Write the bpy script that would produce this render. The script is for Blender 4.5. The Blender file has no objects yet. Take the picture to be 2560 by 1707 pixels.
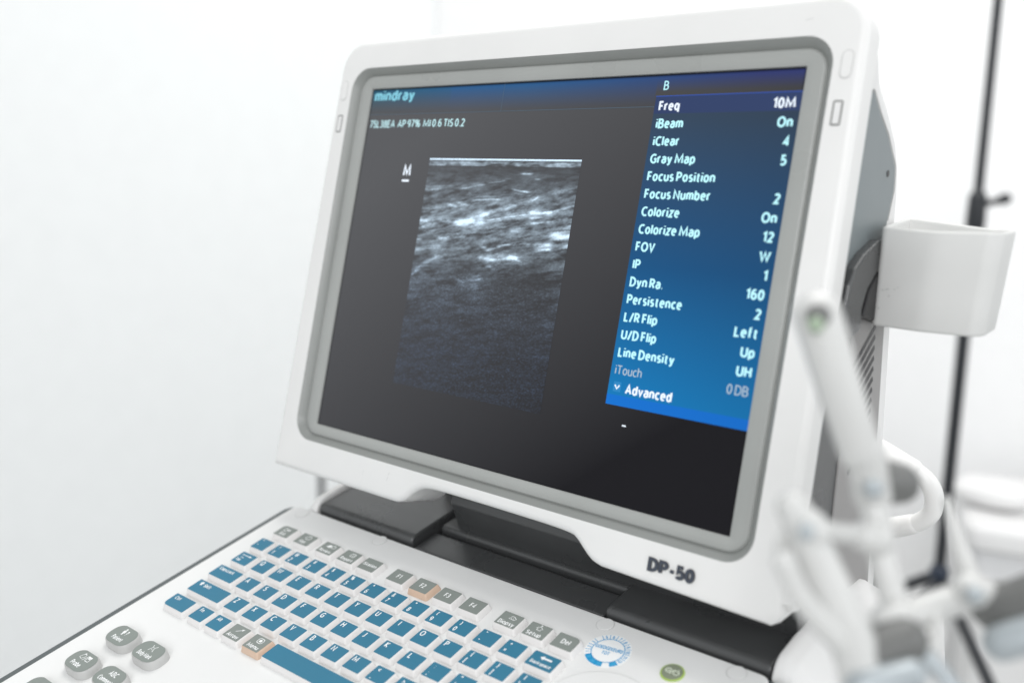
import bpy, bmesh, math, random
import numpy as np
from mathutils import Vector, Matrix

random.seed(4); rng = np.random.default_rng(7)
S = bpy.context.scene
COL = S.collection
PI = math.pi

# ------------------------------------------------------------------ camera
TILT = math.radians(15)                       # the keyboard deck slopes 15 degrees towards the user
ROOT = Vector((0, 0, .95))
cam_d = bpy.data.cameras.new('camera'); cam = bpy.data.objects.new('camera', cam_d); COL.objects.link(cam)
cx = Vector((.773992, .632855, .020758)); cy = Vector((-.125479, .121165, .984669)); cz = Vector((.620638, -.764731, .173191))
M = Matrix.Identity(4)
for i, a in enumerate((cx, cy, cz)):
    for j in range(3): M[j][i] = a[j]
M.translation = Vector((.34691, -.37832, 1.18811))
cam.matrix_world = M
cam_d.sensor_width = 36; cam_d.lens = 33.977
cam_d.clip_start = .01; cam_d.clip_end = 60
cam_d.dof.use_dof = True; cam_d.dof.focus_distance = .545; cam_d.dof.aperture_fstop = 3.6
S.camera = cam

# ------------------------------------------------------------------ world and lamps
w = bpy.data.worlds.new('World'); S.world = w; w.use_nodes = True
bg = w.node_tree.nodes['Background']; bg.inputs[0].default_value = (.95, .98, 1, 1); bg.inputs[1].default_value = .61

def area(name, loc, target, size, power, color=(1, 1, 1), size_y=None):
    l = bpy.data.lights.new(name, 'AREA'); l.shape = 'RECTANGLE'; l.size = size; l.size_y = size_y or size
    l.energy = power; l.color = color
    o = bpy.data.objects.new(name, l); COL.objects.link(o); o.location = loc
    o.rotation_euler = (Vector(target) - Vector(loc)).to_track_quat('-Z', 'Y').to_euler()
    return o
area('ceiling_lamp', (-.15, .85, 2.62), (-.1, .85, 0), 1.5, 23, (1, .985, .96), 1.2)
area('front_fill', (1.3, -2.2, 2.05), (0, .1, 1.05), 1.3, 33, (.99, .99, 1), 1.2)  # unseen fill added at front right to brighten the front faces
area('right_fill', (2.5, .6, 2.0), (-.6, 1.1, 1.0), 1.6, 14, (.96, .98, 1), 1.6)  # added fill for the walls and right-hand faces, no actual window

S.view_settings.view_transform = 'Standard'; S.view_settings.look = 'None'
S.view_settings.exposure = .15; S.view_settings.gamma = 1; S.view_settings.use_curve_mapping = False
S.render.engine = 'CYCLES'

# ------------------------------------------------------------------ materials
def srgb(r, g, b):
    f = lambda c: (c/255/12.92 if c/255 <= .04045 else ((c/255+.055)/1.055)**2.4)
    return (f(r), f(g), f(b))

def mat(name, col, rough=.45, grain=0., gscale=900, var=.04, spec=.5, metal=0., emit=None, estr=1., coat=0.):
    m = bpy.data.materials.new(name); m.use_nodes = True
    nt = m.node_tree; b = nt.nodes['Principled BSDF']
    b.inputs['Base Color'].default_value = (*col, 1); b.inputs['Roughness'].default_value = rough
    b.inputs['Metallic'].default_value = metal; b.inputs['Specular IOR Level'].default_value = spec
    b.inputs['Coat Weight'].default_value = coat
    tc = nt.nodes.new('ShaderNodeTexCoord')
    if var > 0:
        n = nt.nodes.new('ShaderNodeTexNoise'); n.inputs['Scale'].default_value = 22; n.inputs['Detail'].default_value = 6
        nt.links.new(tc.outputs['Object'], n.inputs['Vector'])
        r = nt.nodes.new('ShaderNodeMapRange'); r.inputs[1].default_value = .3; r.inputs[2].default_value = .7
        r.inputs[3].default_value = 1-var; r.inputs[4].default_value = 1+var*.5
        nt.links.new(n.outputs['Fac'], r.inputs[0])
        mx = nt.nodes.new('ShaderNodeMix'); mx.data_type = 'RGBA'; mx.blend_type = 'MULTIPLY'; mx.inputs[0].default_value = 1
        mx.inputs[6].default_value = (*col, 1); nt.links.new(r.outputs[0], mx.inputs[7])
        nt.links.new(mx.outputs[2], b.inputs['Base Color'])
        r2 = nt.nodes.new('ShaderNodeMapRange'); r2.inputs[1].default_value = .3; r2.inputs[2].default_value = .7
        r2.inputs[3].default_value = max(.02, rough-.07); r2.inputs[4].default_value = min(1, rough+.07)
        nt.links.new(n.outputs['Fac'], r2.inputs[0]); nt.links.new(r2.outputs[0], b.inputs['Roughness'])
    if grain > 0:
        g = nt.nodes.new('ShaderNodeTexNoise'); g.inputs['Scale'].default_value = gscale; g.inputs['Detail'].default_value = 2
        nt.links.new(tc.outputs['Object'], g.inputs['Vector'])
        bp = nt.nodes.new('ShaderNodeBump'); bp.inputs['Strength'].default_value = grain; bp.inputs['Distance'].default_value = .0004
        nt.links.new(g.outputs['Fac'], bp.inputs['Height']); nt.links.new(bp.outputs[0], b.inputs['Normal'])
    if emit:
        b.inputs['Emission Color'].default_value = (*emit, 1); b.inputs['Emission Strength'].default_value = estr
    return m

WHITE = mat('white_plastic', (.80, .795, .78), .42, .05, 1500, .02)
WHITE2 = mat('rear_white_plastic', (.78, .775, .765), .45, .05, 1500, .02)
DECKW = mat('deck_white_plastic', (.765, .765, .755), .40, .04, 1500, .02)
CHAR = mat('charcoal_textured_plastic', (.052, .054, .055), .30, .20, 2600, .10, spec=.85)
DARK = mat('black_plastic', (.014, .014, .015), .4, .1, 1500, .1)
TRIM = mat('dark_grey_trim', (.085, .10, .102), .35, 0, 1, .06)
BEZ = mat('grey_bezel_plastic', (.37, .38, .365), .33, .22, 2300, .05)
BEZD = mat('grey_bezel_lip', (.27, .28, .268), .36, .2, 2300, .05)
SIDEG = mat('side_panel_grey', (.20, .228, .236), .38, .16, 2200, .05)
VENTG = mat('vent_panel_grey', (.30, .29, .285), .45, .16, 2200, .05)
BLUEK = mat('blue_key_print', srgb(38, 116, 145), .5, .12, 2500, .06)
GREYK = mat('grey_key_print', srgb(130, 137, 132), .5, .12, 2500, .05)
SKIRT = mat('white_key_skirt', (.78, .765, .755), .4, 0, 1, .02)
GSKIRT = mat('grey_key_skirt', (.50, .50, .49), .4, 0, 1, .03)
ORANGE = mat('orange_backlit_skirt', srgb(205, 180, 160), .4, 0, 1, .02, emit=(.9, .48, .25), estr=.03)
LEGEND = mat('white_key_legend', (.86, .87, .87), .5, 0, 1, 0)
BADGE = mat('badge_dark_chrome', (.028, .028, .036), .2, 0, 1, .05)
BADGEF = mat('badge_navy_letter', (.016, .028, .055), .15, 0, 1, 0, spec=.8)
BADGEE = mat('badge_bright_edge', (.20, .22, .25), .22, 0, 1, 0, metal=.6)
STW = mat('sticker_white', (.86, .87, .87), .45, 0, 1, .01)
STB = mat('sticker_blue', srgb(0, 150, 205), .45, 0, 1, .05)
GREEN = mat('power_button_green_rim', srgb(150, 172, 84), .35, 0, 1, .03, emit=(.25, .42, .06), estr=.25)
POWERG = mat('power_button_face', srgb(128, 136, 116), .4, .1, 2000, .03)
POWERL = mat('power_button_symbol', (.80, .85, .72), .4, 0, 1, 0, emit=(.6, .75, .5), estr=.12)
SOFTG = mat('faint_seam', (.50, .50, .49), .5, 0, 1, 0)
GROOVE = mat('shadow_groove', (.19, .19, .185), .5, 0, 1, 0)
ARM = mat('pale_grey_enamel', (.63, .63, .615), .27, .05, 900, .06)
ARMD = mat('grey_cast_metal', (.15, .152, .147), .42, .08, 900, .08)
ARMB = mat('bright_steel', (.44, .48, .50), .34, 0, 1, .05, metal=.4)
SCREWG = mat('green_screw_cover', srgb(158, 176, 152), .4, 0, 1, .05)
POLE = mat('black_stand_paint', (.012, .014, .018), .35, .05, 700, .1)
POLEB = mat('blue_black_clamp', (.013, .022, .042), .3, 0, 1, .1)
POLEG = mat('dark_grey_post', (.10, .10, .105), .4, 0, 1, .08)
SCUFF = mat('grey_scuff', (.42, .42, .41), .6, 0, 1, 0)
BENCHW = mat('white_bench_cover', (.78, .775, .77), .5, .1, 300, .03)
BENCHG = mat('pale_grey_bench_frame', (.74, .74, .745), .45, .05, 300, .03)

def wallmat(name, col):
    m = mat(name, col, .75, .15, 180, .015)
    return m
WALL = wallmat('white_wall_paint', (.88, .88, .88))
WALL2 = wallmat('dimmed_side_wall_white', (.81, .825, .825))  # side wall base greyed and cooled to stand in for weaker light
FLOOR = mat('pale_vinyl_floor', (.50, .505, .50), .4, .05, 60, .06)

# ------------------------------------------------------------------ helpers
def link(name, me, mats, parent=None, bevel=0., seg=3, smooth=True, angle=35):
    me.name = name
    o = bpy.data.objects.new(name, me); COL.objects.link(o)
    for m in (mats if isinstance(mats, (list, tuple)) else [mats]): me.materials.append(m)
    if parent: o.parent = parent
    if smooth:
        for p in me.polygons: p.use_smooth = True
    if bevel > 0:
        b = o.modifiers.new('bevel', 'BEVEL'); b.width = bevel; b.segments = seg; b.limit_method = 'ANGLE'
        b.angle_limit = math.radians(angle); b.harden_normals = False
    if smooth:
        if bevel > 0:
            wn = o.modifiers.new('wn', 'WEIGHTED_NORMAL'); wn.keep_sharp = True; wn.weight = 100
        else:
            me.set_sharp_from_angle(angle=math.radians(angle))
    return o

def to_mesh(bm):
    bmesh.ops.recalc_face_normals(bm, faces=bm.faces)
    me = bpy.data.meshes.new('m'); bm.to_mesh(me); bm.free(); return me

O = Vector((0, .04731574, .05795063)); TH = .4912837       # screen frame: bottom centre of the screen, lean back
UU = Vector((1, 0, 0)); VV = Vector((0, math.sin(TH), math.cos(TH))); NN = Vector((0, -math.cos(TH), math.sin(TH)))
def mon(u, v, n): return O + UU*u + VV*v + NN*n
def dev(x, y, z): return Vector((x, y, z))
DZ = -.0039                                                # deck level under the key tops

def prism(pts, a, b, f):
    """closed outline pts (2d) extruded from a to b; f maps (p, q, h) to a point"""
    bm = bmesh.new()
    A = [bm.verts.new(f(p, q, a)) for p, q in pts]; B = [bm.verts.new(f(p, q, b)) for p, q in pts]
    n = len(pts)
    bm.faces.new(A); bm.faces.new(B[::-1])
    for i in range(n): bm.faces.new((A[i], A[(i+1) % n], B[(i+1) % n], B[i]))
    return bm

def rrect(cx_, cy_, w_, h_, r, seg=6):
    pts = []
    for sx, sy, a0 in ((1, 1, 0), (-1, 1, 90), (-1, -1, 180), (1, -1, 270)):
        for k in range(seg+1):
            a = math.radians(a0 + 90*k/seg)
            pts.append((cx_+sx*(w_/2-r)+r*math.cos(a), cy_+sy*(h_/2-r)+r*math.sin(a)))
    return pts

def loft(rings, close=True, cap0=True, cap1=True):
    bm = bmesh.new(); R = [[bm.verts.new(p) for p in r] for r in rings]
    n = len(R[0])
    for i in range(len(R)-1):
        for k in range(n if close else n-1):
            bm.faces.new((R[i][k], R[i][(k+1) % n], R[i+1][(k+1) % n], R[i+1][k]))
    if cap0: bm.faces.new(R[0])
    if cap1: bm.faces.new(R[-1][::-1])
    return bm

def rounded(poly, radii, seg=6):
    """round the corners of a polygon; radii per corner"""
    out = []; n = len(poly)
    for i in range(n):
        p = Vector(poly[i]); a = Vector(poly[i-1]); b = Vector(poly[(i+1) % n]); r = radii[i] if isinstance(radii, (list, tuple)) else radii
        if r <= 0: out.append(tuple(p)); continue
        da = (a-p).normalized(); db = (b-p).normalized()
        ang = da.angle(db); t = min(r/math.tan(ang/2), (a-p).length*.49, (b-p).length*.49)
        P0 = p+da*t; P1 = p+db*t
        for k in range(seg+1):
            s = k/seg; out.append(tuple(P0*(1-s)**2 + p*2*s*(1-s) + P1*s*s))
    return out

def tube(path, res=14, cap=True):
    """path: list of (x,y,z,r); ellipsoid-like rounded ends"""
    P = [Vector(p[:3]) for p in path]; Rr = [p[3] for p in path]
    rings = []; N = len(P); up = None
    for i in range(N):
        t = (P[min(i+1, N-1)]-P[max(i-1, 0)]).normalized()
        if up is None:
            up = t.orthogonal().normalized()
        up = (up - t*up.dot(t)).normalized(); sd = t.cross(up)
        def ring(c, r): return [c + (up*math.cos(2*PI*k/res)+sd*math.sin(2*PI*k/res))*r for k in range(res)]
        if i == 0 and cap:
            for q in (80, 55, 30, 12): rings.append(ring(P[0]-t*Rr[0]*math.sin(math.radians(q)), Rr[0]*math.cos(math.radians(q))))
        rings.append(ring(P[i], Rr[i]))
        if i == N-1 and cap:
            for q in (12, 30, 55, 80): rings.append(ring(P[-1]+t*Rr[-1]*math.sin(math.radians(q)), Rr[-1]*math.cos(math.radians(q))))
    return loft(rings)

def smooth_path(pts, n=8):
    """Catmull-Rom through (x,y,z,r)"""
    P = [np.array(p, float) for p in pts]; P = [2*P[0]-P[1]] + P + [2*P[-1]-P[-2]]; out = []
    for i in range(1, len(P)-2):
        for k in range(n):
            t = k/n
            out.append(tuple(.5*((2*P[i]) + (-P[i-1]+P[i+1])*t + (2*P[i-1]-5*P[i]+4*P[i+1]-P[i+2])*t*t + (-P[i-1]+3*P[i]-3*P[i+1]+P[i+2])*t**3)))
    out.append(tuple(P[-2])); return out

def EA(cx_, cy_, rx, ry, a0, a1, n=10): return [(cx_+rx*math.cos(math.radians(a0+(a1-a0)*k/n)), cy_+ry*math.sin(math.radians(a0+(a1-a0)*k/n))) for k in range(n+1)]
_bowl = EA(.23, .36, .23, .36, 0, 360, 16)
# monoline letters: advance width and centre-line strokes, capital height 1
GL = {
 ' ': (.12, []), 'A': (.62, [[(0, 0), (.31, 1), (.62, 0)], [(.11, .33), (.51, .33)]]),
 'B': (.50, [[(.24, .53), (0, .53), (0, 1), (.22, 1)]+EA(.22, .765, .22, .235, 90, -90)+[(.26, .53)]+EA(.25, .265, .25, .265, 90, -90)+[(0, 0), (0, .53)]]),
 'C': (.56, [EA(.36, .5, .36, .5, 55, 305, 16)]), 'D': (.58, [[(.18, 0), (0, 0), (0, 1), (.18, 1)]+EA(.18, .5, .40, .5, 90, -90, 14)]),
 'E': (.40, [[(.40, 1), (0, 1), (0, 0), (.40, 0)], [(0, .52), (.37, .52)]]), 'F': (.40, [[(.40, 1), (0, 1), (0, 0)], [(0, .51), (.36, .51)]]),
 'G': (.62, [EA(.36, .5, .36, .5, 50, 310, 16)+[(.60, .14), (.60, .47), (.38, .47)]]), 'H': (.56, [[(0, 0), (0, 1)], [(.56, 0), (.56, 1)], [(0, .52), (.56, .52)]]),
 'I': (.0, [[(0, 0), (0, 1)]]), 'J': (.26, [[(.26, 1), (.26, .2)]+EA(.06, .2, .20, .2, 0, -100, 6)]), 'K': (.50, [[(0, 0), (0, 1)], [(.48, 1), (.02, .5), (.52, 0)]]),
 'L': (.40, [[(0, 1), (0, 0), (.40, 0)]]), 'M': (.90, [[(.02, 0), (.08, 1), (.45, .15), (.82, 1), (.88, 0)]]), 'N': (.58, [[(0, 0), (0, 1), (.58, 0), (.58, 1)]]),
 'O': (.70, [EA(.35, .5, .35, .5, 0, 360, 20)]), 'P': (.48, [[(0, 0), (0, 1), (.22, 1)]+EA(.22, .73, .25, .27, 90, -90)+[(0, .46)]]),
 'Q': (.70, [EA(.35, .5, .35, .5, 0, 360, 20), [(.42, .22), (.70, -.10)]]), 'R': (.50, [[(0, 0), (0, 1), (.22, 1)]+EA(.22, .74, .24, .26, 90, -90)+[(0, .48)], [(.22, .48), (.50, 0)]]),
 'S': (.44, [EA(.22, .755, .20, .245, 40, 270, 10)+EA(.22, .255, .22, .255, 90, -140, 10)]), 'T': (.56, [[(0, 1), (.56, 1)], [(.28, 1), (.28, 0)]]),
 'U': (.56, [[(0, 1), (0, .30)]+EA(.28, .30, .28, .30, 180, 360, 10)+[(.56, 1)]]), 'V': (.58, [[(0, 1), (.29, 0), (.58, 1)]]), 'W': (1.0, [[(0, 1), (.25, 0), (.50, .92), (.75, 0), (1.0, 1)]]),
 'X': (.54, [[(0, 0), (.54, 1)], [(.54, 0), (0, 1)]]), 'Y': (.54, [[(0, 1), (.27, .46), (.54, 1)], [(.27, .46), (.27, 0)]]), 'Z': (.50, [[(0, 1), (.50, 1), (0, 0), (.50, 0)]]),
 'a': (.40, [[(.40, 0), (.40, .48)]+EA(.20, .48, .20, .24, 0, 150, 8), [(.40, .42), (.22, .42)]+EA(.19, .21, .19, .21, 90, 300, 8)+[(.40, .16)]]),
 'b': (.44, [[(0, 0), (0, 1.05)], EA(.22, .36, .22, .36, 0, 360, 16)]), 'c': (.38, [EA(.24, .36, .24, .36, 50, 310, 12)]), 'd': (.45, [[(.45, 0), (.45, 1.05)], EA(.22, .36, .22, .36, 0, 360, 16)]),
 'e': (.44, [[(.03, .38), (.43, .38)]+EA(.22, .38, .21, .34, 0, 180, 10)+EA(.23, .33, .22, .33, 190, 310, 8)]), 'f': (.30, [EA(.26, .82, .15, .24, 80, 180, 5)+[(.11, 0)], [(0, .66), (.28, .66)]]),
 'g': (.44, [[(.44, .72), (.44, .0)]+EA(.22, .0, .22, .27, 0, -150, 8), EA(.22, .36, .22, .36, 0, 360, 16)]), 'h': (.42, [[(0, 0), (0, 1.05)], [(0, .46)]+EA(.21, .46, .21, .26, 180, 0, 8)+[(.42, 0)]]),
 'i': (.0, [[(0, 0), (0, .72)], [(0, .92), (0, 1.04)]]), 'k': (.40, [[(0, 0), (0, 1.05)], [(.38, .72), (.02, .38), (.41, 0)]]), 'l': (.0, [[(0, 0), (0, 1.05)]]),
 'm': (.70, [[(0, 0), (0, .72)], [(0, .48)]+EA(.175, .48, .175, .24, 180, 0, 8)+[(.35, 0)], [(.35, .48)]+EA(.525, .48, .175, .24, 180, 0, 8)+[(.70, 0)]]),
 'n': (.42, [[(0, 0), (0, .72)], [(0, .46)]+EA(.21, .46, .21, .26, 180, 0, 8)+[(.42, 0)]]), 'o': (.46, [_bowl]), 'p': (.44, [[(0, -.28), (0, .72)], EA(.22, .36, .22, .36, 0, 360, 16)]),
 'q': (.44, [[(.44, -.28), (.44, .72)], EA(.22, .36, .22, .36, 0, 360, 16)]), 'r': (.25, [[(0, 0), (0, .72)], [(0, .44)]+EA(.22, .44, .22, .28, 180, 80, 6)]),
 's': (.34, [EA(.17, .54, .15, .18, 40, 270, 8)+EA(.17, .18, .17, .18, 90, -140, 8)]), 't': (.28, [[(.10, .92), (.10, .18)]+EA(.24, .18, .14, .18, 180, 280, 5), [(0, .68), (.27, .68)]]),
 'u': (.42, [[(0, .72), (0, .26)]+EA(.21, .26, .21, .26, 180, 360, 8), [(.42, .72), (.42, 0)]]), 'v': (.44, [[(0, .72), (.22, 0), (.44, .72)]]), 'w': (.66, [[(0, .72), (.16, 0), (.33, .68), (.50, 0), (.66, .72)]]),
 'x': (.42, [[(0, 0), (.42, .72)], [(.42, 0), (0, .72)]]), 'y': (.44, [[(0, .72), (.23, .02)], [(.44, .72), (.20, -.14), (.02, -.26)]]), 'z': (.38, [[(0, .72), (.38, .72), (0, 0), (.38, 0)]]),
 '0': (.46, [EA(.23, .5, .23, .5, 0, 360, 18)]), '1': (.24, [[(0, .80), (.22, 1), (.22, 0)]]), '2': (.44, [EA(.21, .74, .21, .26, 160, -30, 9)+[(0, 0), (.44, 0)]]),
 '3': (.42, [EA(.18, .76, .20, .24, 140, -80, 9)+EA(.18, .26, .24, .26, 80, -145, 10)]), '4': (.48, [[(.36, 0), (.36, 1), (0, .28), (.48, .28)]]),
 '5': (.42, [[(.38, 1), (.06, 1), (.03, .54)]+EA(.17, .31, .25, .31, 115, -140, 12)]), '6': (.45, [EA(.33, .55, .33, .45, 80, 180, 7)+EA(.23, .30, .22, .30, 180, 540, 16)]),
 '7': (.42, [[(0, 1), (.42, 1), (.12, 0)]]), '8': (.44, [EA(.22, .76, .19, .24, -90, 270, 14), EA(.22, .26, .22, .26, 90, 450, 14)]), '9': (.45, [EA(.22, .70, .22, .30, 0, 360, 16), EA(.12, .45, .33, .45, 0, -80, 7)[0:1]+[(.44, .70)]+EA(.12, .45, .32, .45, 10, -80, 7)]),
 '.': (.06, [[(.0, .04), (.06, .04)]]), ',': (.08, [[(.08, .06), (.0, -.16)]]), '-': (.28, [[(0, .40), (.28, .40)]]), '_': (.40, [[(0, .86), (.40, .86)]]), '/': (.34, [[(0, -.08), (.34, 1.05)]]), '\\': (.34, [[(0, 1.05), (.34, -.08)]]),
 '%': (.80, [EA(.16, .76, .16, .24, 0, 360, 12), EA(.64, .24, .16, .24, 0, 360, 12), [(.16, 0), (.64, 1)]]), '?': (.36, [EA(.17, .78, .18, .22, 160, -40, 8)+[(.16, .42), (.16, .28)], [(.16, .0), (.16, .10)]]),
 '!': (.0, [[(0, 1), (0, .3)], [(0, .0), (0, .10)]]), '~': (.46, [[(0, .80), (.12, .92), (.30, .78), (.46, .90)]]), '`': (.16, [[(0, 1), (.16, .80)]]), '@': (.80, [EA(.40, .45, .40, .5, -50, 290, 18), EA(.40, .45, .16, .2, 0, 360, 12)]),
 '#': (.56, [[(.10, 0), (.20, 1)], [(.36, 0), (.46, 1)], [(0, .34), (.54, .34)], [(.02, .68), (.56, .68)]]), '$': (.44, [EA(.22, .72, .20, .22, 40, 270, 8)+EA(.22, .26, .22, .24, 90, -140, 8), [(.22, -.08), (.22, 1.06)]]),
 '^': (.40, [[(0, .62), (.20, 1), (.40, .62)]]), '&': (.60, [[(.60, 0), (.14, .62)]+EA(.25, .80, .16, .20, 210, -60, 9)+[(.10, .42)]+EA(.22, .24, .20, .24, 130, 300, 8)+[(.58, .46)]]), '*': (.36, [[(.18, .6), (.18, 1)], [(.0, .7), (.36, .9)], [(.36, .7), (0, .9)]]),
 '(': (.18, [EA(.34, .42, .32, .66, 125, 235, 8)]), ')': (.18, [EA(-.16, .42, .32, .66, 55, -55, 8)]), '+': (.44, [[(0, .45), (.44, .45)], [(.22, .22), (.22, .68)]]), '=': (.44, [[(0, .34), (.44, .34)], [(0, .60), (.44, .60)]]),
 '[': (.18, [[(.18, 1.05), (0, 1.05), (0, -.12), (.18, -.12)]]), ']': (.18, [[(0, 1.05), (.18, 1.05), (.18, -.12), (0, -.12)]]), '{': (.22, [[(.22, 1.05), (.12, .98), (.12, .56), (0, .46), (.12, .36), (.12, -.04), (.22, -.12)]]), '}': (.22, [[(0, 1.05), (.10, .98), (.10, .56), (.22, .46), (.10, .36), (.10, -.04), (0, -.12)]]),
 '|': (.0, [[(0, 1.05), (0, -.12)]]), ';': (.08, [[(.02, .60), (.08, .60)], [(.08, .06), (0, -.16)]]), ':': (.06, [[(0, .60), (.06, .60)], [(0, .06), (.06, .06)]]), '"': (.20, [[(0, 1.05), (0, .72)], [(.20, 1.05), (.20, .72)]]), "'": (.0, [[(0, 1.05), (0, .72)]]),
 '<': (.44, [[(.44, .72), (0, .42), (.44, .12)]]), '>': (.44, [[(0, .72), (.44, .42), (0, .12)]]),
}
def put_text(bm, s, f, x, y, h, align='L', bold=.15, xs=1., mi=0, width=None, spacing=1., h0=0., rot=0., lift=6e-6):
    """write s into bm as flat strokes; h is the capital height, bold the stroke weight over it; f maps local (x, y, up) to a point"""
    gap = (bold+.065)*spacing; adv = 0; items = []
    for ch in s:
        if ch == ' ': adv += .22*spacing; continue
        w_, st = GL[ch]; items.append((adv, st)); adv += w_+gap
    tot = adv-gap
    if width: xs = width/((tot+bold)*h)
    off = {'L': bold/2, 'C': -tot/2, 'R': -tot-bold/2}[align]
    c_, s_ = math.cos(rot), math.sin(rot); q = 0
    for a, st in items:
        for pts in st:
            n = len(pts); P = [Vector(((a+off+p[0]), p[1])) for p in pts]
            closed = (P[0]-P[-1]).length < 1e-4
            if closed: P = P[:-1]; n -= 1
            L, Rr = [], []
            for i in range(n):
                d0 = (P[i]-P[i-1]).normalized() if (i > 0 or closed) else None; d1 = (P[(i+1) % n]-P[i]).normalized() if (i < n-1 or closed) else None
                if d0 is None: d0 = d1
                if d1 is None: d1 = d0
                if d0.length == 0: d0 = d1
                if d1.length == 0: d1 = d0
                t = d0+d1; t = t.normalized() if t.length > 1e-6 else d1
                nn = Vector((-t.y, t.x)); k = min(1/max(.35, abs(nn.dot(Vector((-d1.y, d1.x))))), 2.)
                ext = Vector((0, 0))
                for sg, lst in ((1, L), (-1, Rr)):
                    v = P[i]+nn*sg*k*bold/2
                    px, py = v.x*h*xs, (v.y+0)*h
                    lst.append(bm.verts.new(f(x+px*c_-py*s_, y+px*s_+py*c_, h0+q*lift)))
            for i in range(n if closed else n-1):
                j = (i+1) % n
                bm.faces.new((L[i], L[j], Rr[j], Rr[i])).material_index = mi
            q = (q+1) % 5

def strip(bm, pts, width, f, h0, mi, closed=False):
    """flat stroke of given width along pts (2d)"""
    n = len(pts); L = []; Rr = []
    for i in range(n):
        a = Vector(pts[i-1] if (i > 0 or closed) else pts[i]); b = Vector(pts[(i+1) % n] if (i < n-1 or closed) else pts[i])
        t = (b-a).normalized() if (b-a).length else Vector((1, 0)); nn = Vector((-t.y, t.x))*width/2; p = Vector(pts[i])
        L.append(bm.verts.new(f(p.x+nn.x, p.y+nn.y, h0))); Rr.append(bm.verts.new(f(p.x-nn.x, p.y-nn.y, h0)))
    for i in range(n if closed else n-1):
        j = (i+1) % n
        bm.faces.new((L[i], L[j], Rr[j], Rr[i])).material_index = mi

def poly(bm, pts, f, h0, mi):
    bm.faces.new([bm.verts.new(f(p[0], p[1], h0)) for p in pts]).material_index = mi

def circle(cx_, cy_, r, n=28, a0=0, a1=360): return [(cx_+r*math.cos(math.radians(a0+(a1-a0)*k/n)), cy_+r*math.sin(math.radians(a0+(a1-a0)*k/n))) for k in range(n+(0 if a1-a0 == 360 else 1))]

def empty(name, loc, label, cat, rot=(0, 0, 0)):
    o = bpy.data.objects.new(name, None); COL.objects.link(o); o.location = loc; o.rotation_euler = rot
    o.empty_display_size = .05; o['label'] = label; o['category'] = cat; return o

# ------------------------------------------------------------------ setting: floor and two walls
def quadmesh(pts):
    bm = bmesh.new(); bm.faces.new([bm.verts.new(p) for p in pts]); return to_mesh(bm)
fl = link('floor', quadmesh([(-6, -4, 0), (6, -4, 0), (6, 6, 0), (-6, 6, 0)]), FLOOR); fl['kind'] = 'structure'
CR = Vector((-1.48, 1.53, 0)); dr = Vector((1.61, .49, 0)).normalized(); dl = Vector((-.2, -1, 0)).normalized()
def wall(name, a, b, outward):
    t = .12; o_ = Vector(outward)*t
    bm = bmesh.new()
    q = [a, b, b+o_, a+o_]
    lo = [bm.verts.new((p.x, p.y, .002)) for p in q]; hi = [bm.verts.new((p.x, p.y, 2.7)) for p in q]
    bm.faces.new(lo); bm.faces.new(hi[::-1])
    for i in range(4): bm.faces.new((lo[i], lo[(i+1) % 4], hi[(i+1) % 4], hi[i]))
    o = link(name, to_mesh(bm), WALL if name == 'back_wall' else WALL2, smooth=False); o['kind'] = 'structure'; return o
wall('back_wall', CR + dr*.003, CR + dr*5.5, Vector((-dr.y, dr.x, 0)))
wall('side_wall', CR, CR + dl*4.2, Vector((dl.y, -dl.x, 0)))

# ------------------------------------------------------------------ the ultrasound machine
machine = empty('ultrasound_machine', ROOT, 'white portable ultrasound machine with its screen lit above a blue keyboard', 'ultrasound machine', (TILT, 0, 0))

# --- base: keyboard deck, trim, rear body
deck_out = rounded([(-.1775, .0315), (-.1885, -.215), (.1885, -.215), (.1775, .0315)], [.006, .02, .02, .006])
bm = prism(deck_out, -.016, DZ, dev)
deck = link('control_panel', to_mesh(bm), DECKW, machine, .0011, 3)
trim_out = rounded([(-.1836, .0308), (-.1952, -.219), (.1952, -.219), (.1836, .0308)], [.009, .022, .022, .009])
link('edge_trim', to_mesh(prism(trim_out, -.024, -.0052, dev)), TRIM, machine, .0008, 2)
low = rounded([(-.175, .10), (-.184, -.21), (.184, -.21), (.175, .10)], .01)
link('base_housing', to_mesh(prism(low, -.11, -.0245, dev)), WHITE2, machine, .006, 3)

# rear body with side cheeks: cross-section across x, run back from y=.031
def cheek(sign):
    xi = .1772 if sign > 0 else .1575
    if sign > 0:
        prof = [(xi, -.06), (xi, .0006), (xi+.0012, .0022), (xi+.005, .0022), (xi+.0075, .0008), (xi+.009, .0004), (xi+.0115, -.0008), (.224, -.034), (.227, -.11), (xi, -.11)]
    else:
        prof = [(xi, -.06), (xi, .0002), (xi+.001, .0012), (xi+.0045, .0012), (xi+.007, -.001), (.176, -.012), (.182, -.05), (.182, -.11), (xi, -.11)]
    rings = []
    if sign > 0: ys = [(.0315, -.0068), (.0325, -.0042), (.0345, -.0014), (.0375, .0008), (.0410, .0018), (.056, .0010), (.072, -.0010), (.085, -.0035), (.100, -.0085), (.125, -.0155), (.138, -.0190), (.141, -.0205)]
    else: ys = [(.0325, -.0060), (.0340, -.0036), (.0365, -.0010), (.0400, .0006), (.0450, .0010), (.056, .0006), (.075, -.0010), (.10, -.003), (.14, -.006)]
    for y, dz in ys:
        ins = .006*max(0, 1-(y-.0315)/.008) if y < .0395 else 0
        m_ = max(0, min(1, (y-.07)/.07)) if sign > 0 else 0
        rings.append([dev(sign*(x - (ins if x > xi+.012 else 0)), y, z + (dz if z > -.02 else dz*.3+.017*m_*(1 if z > -.05 else 0))) for x, z in prof])
    return to_mesh(loft(rings))
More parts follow.
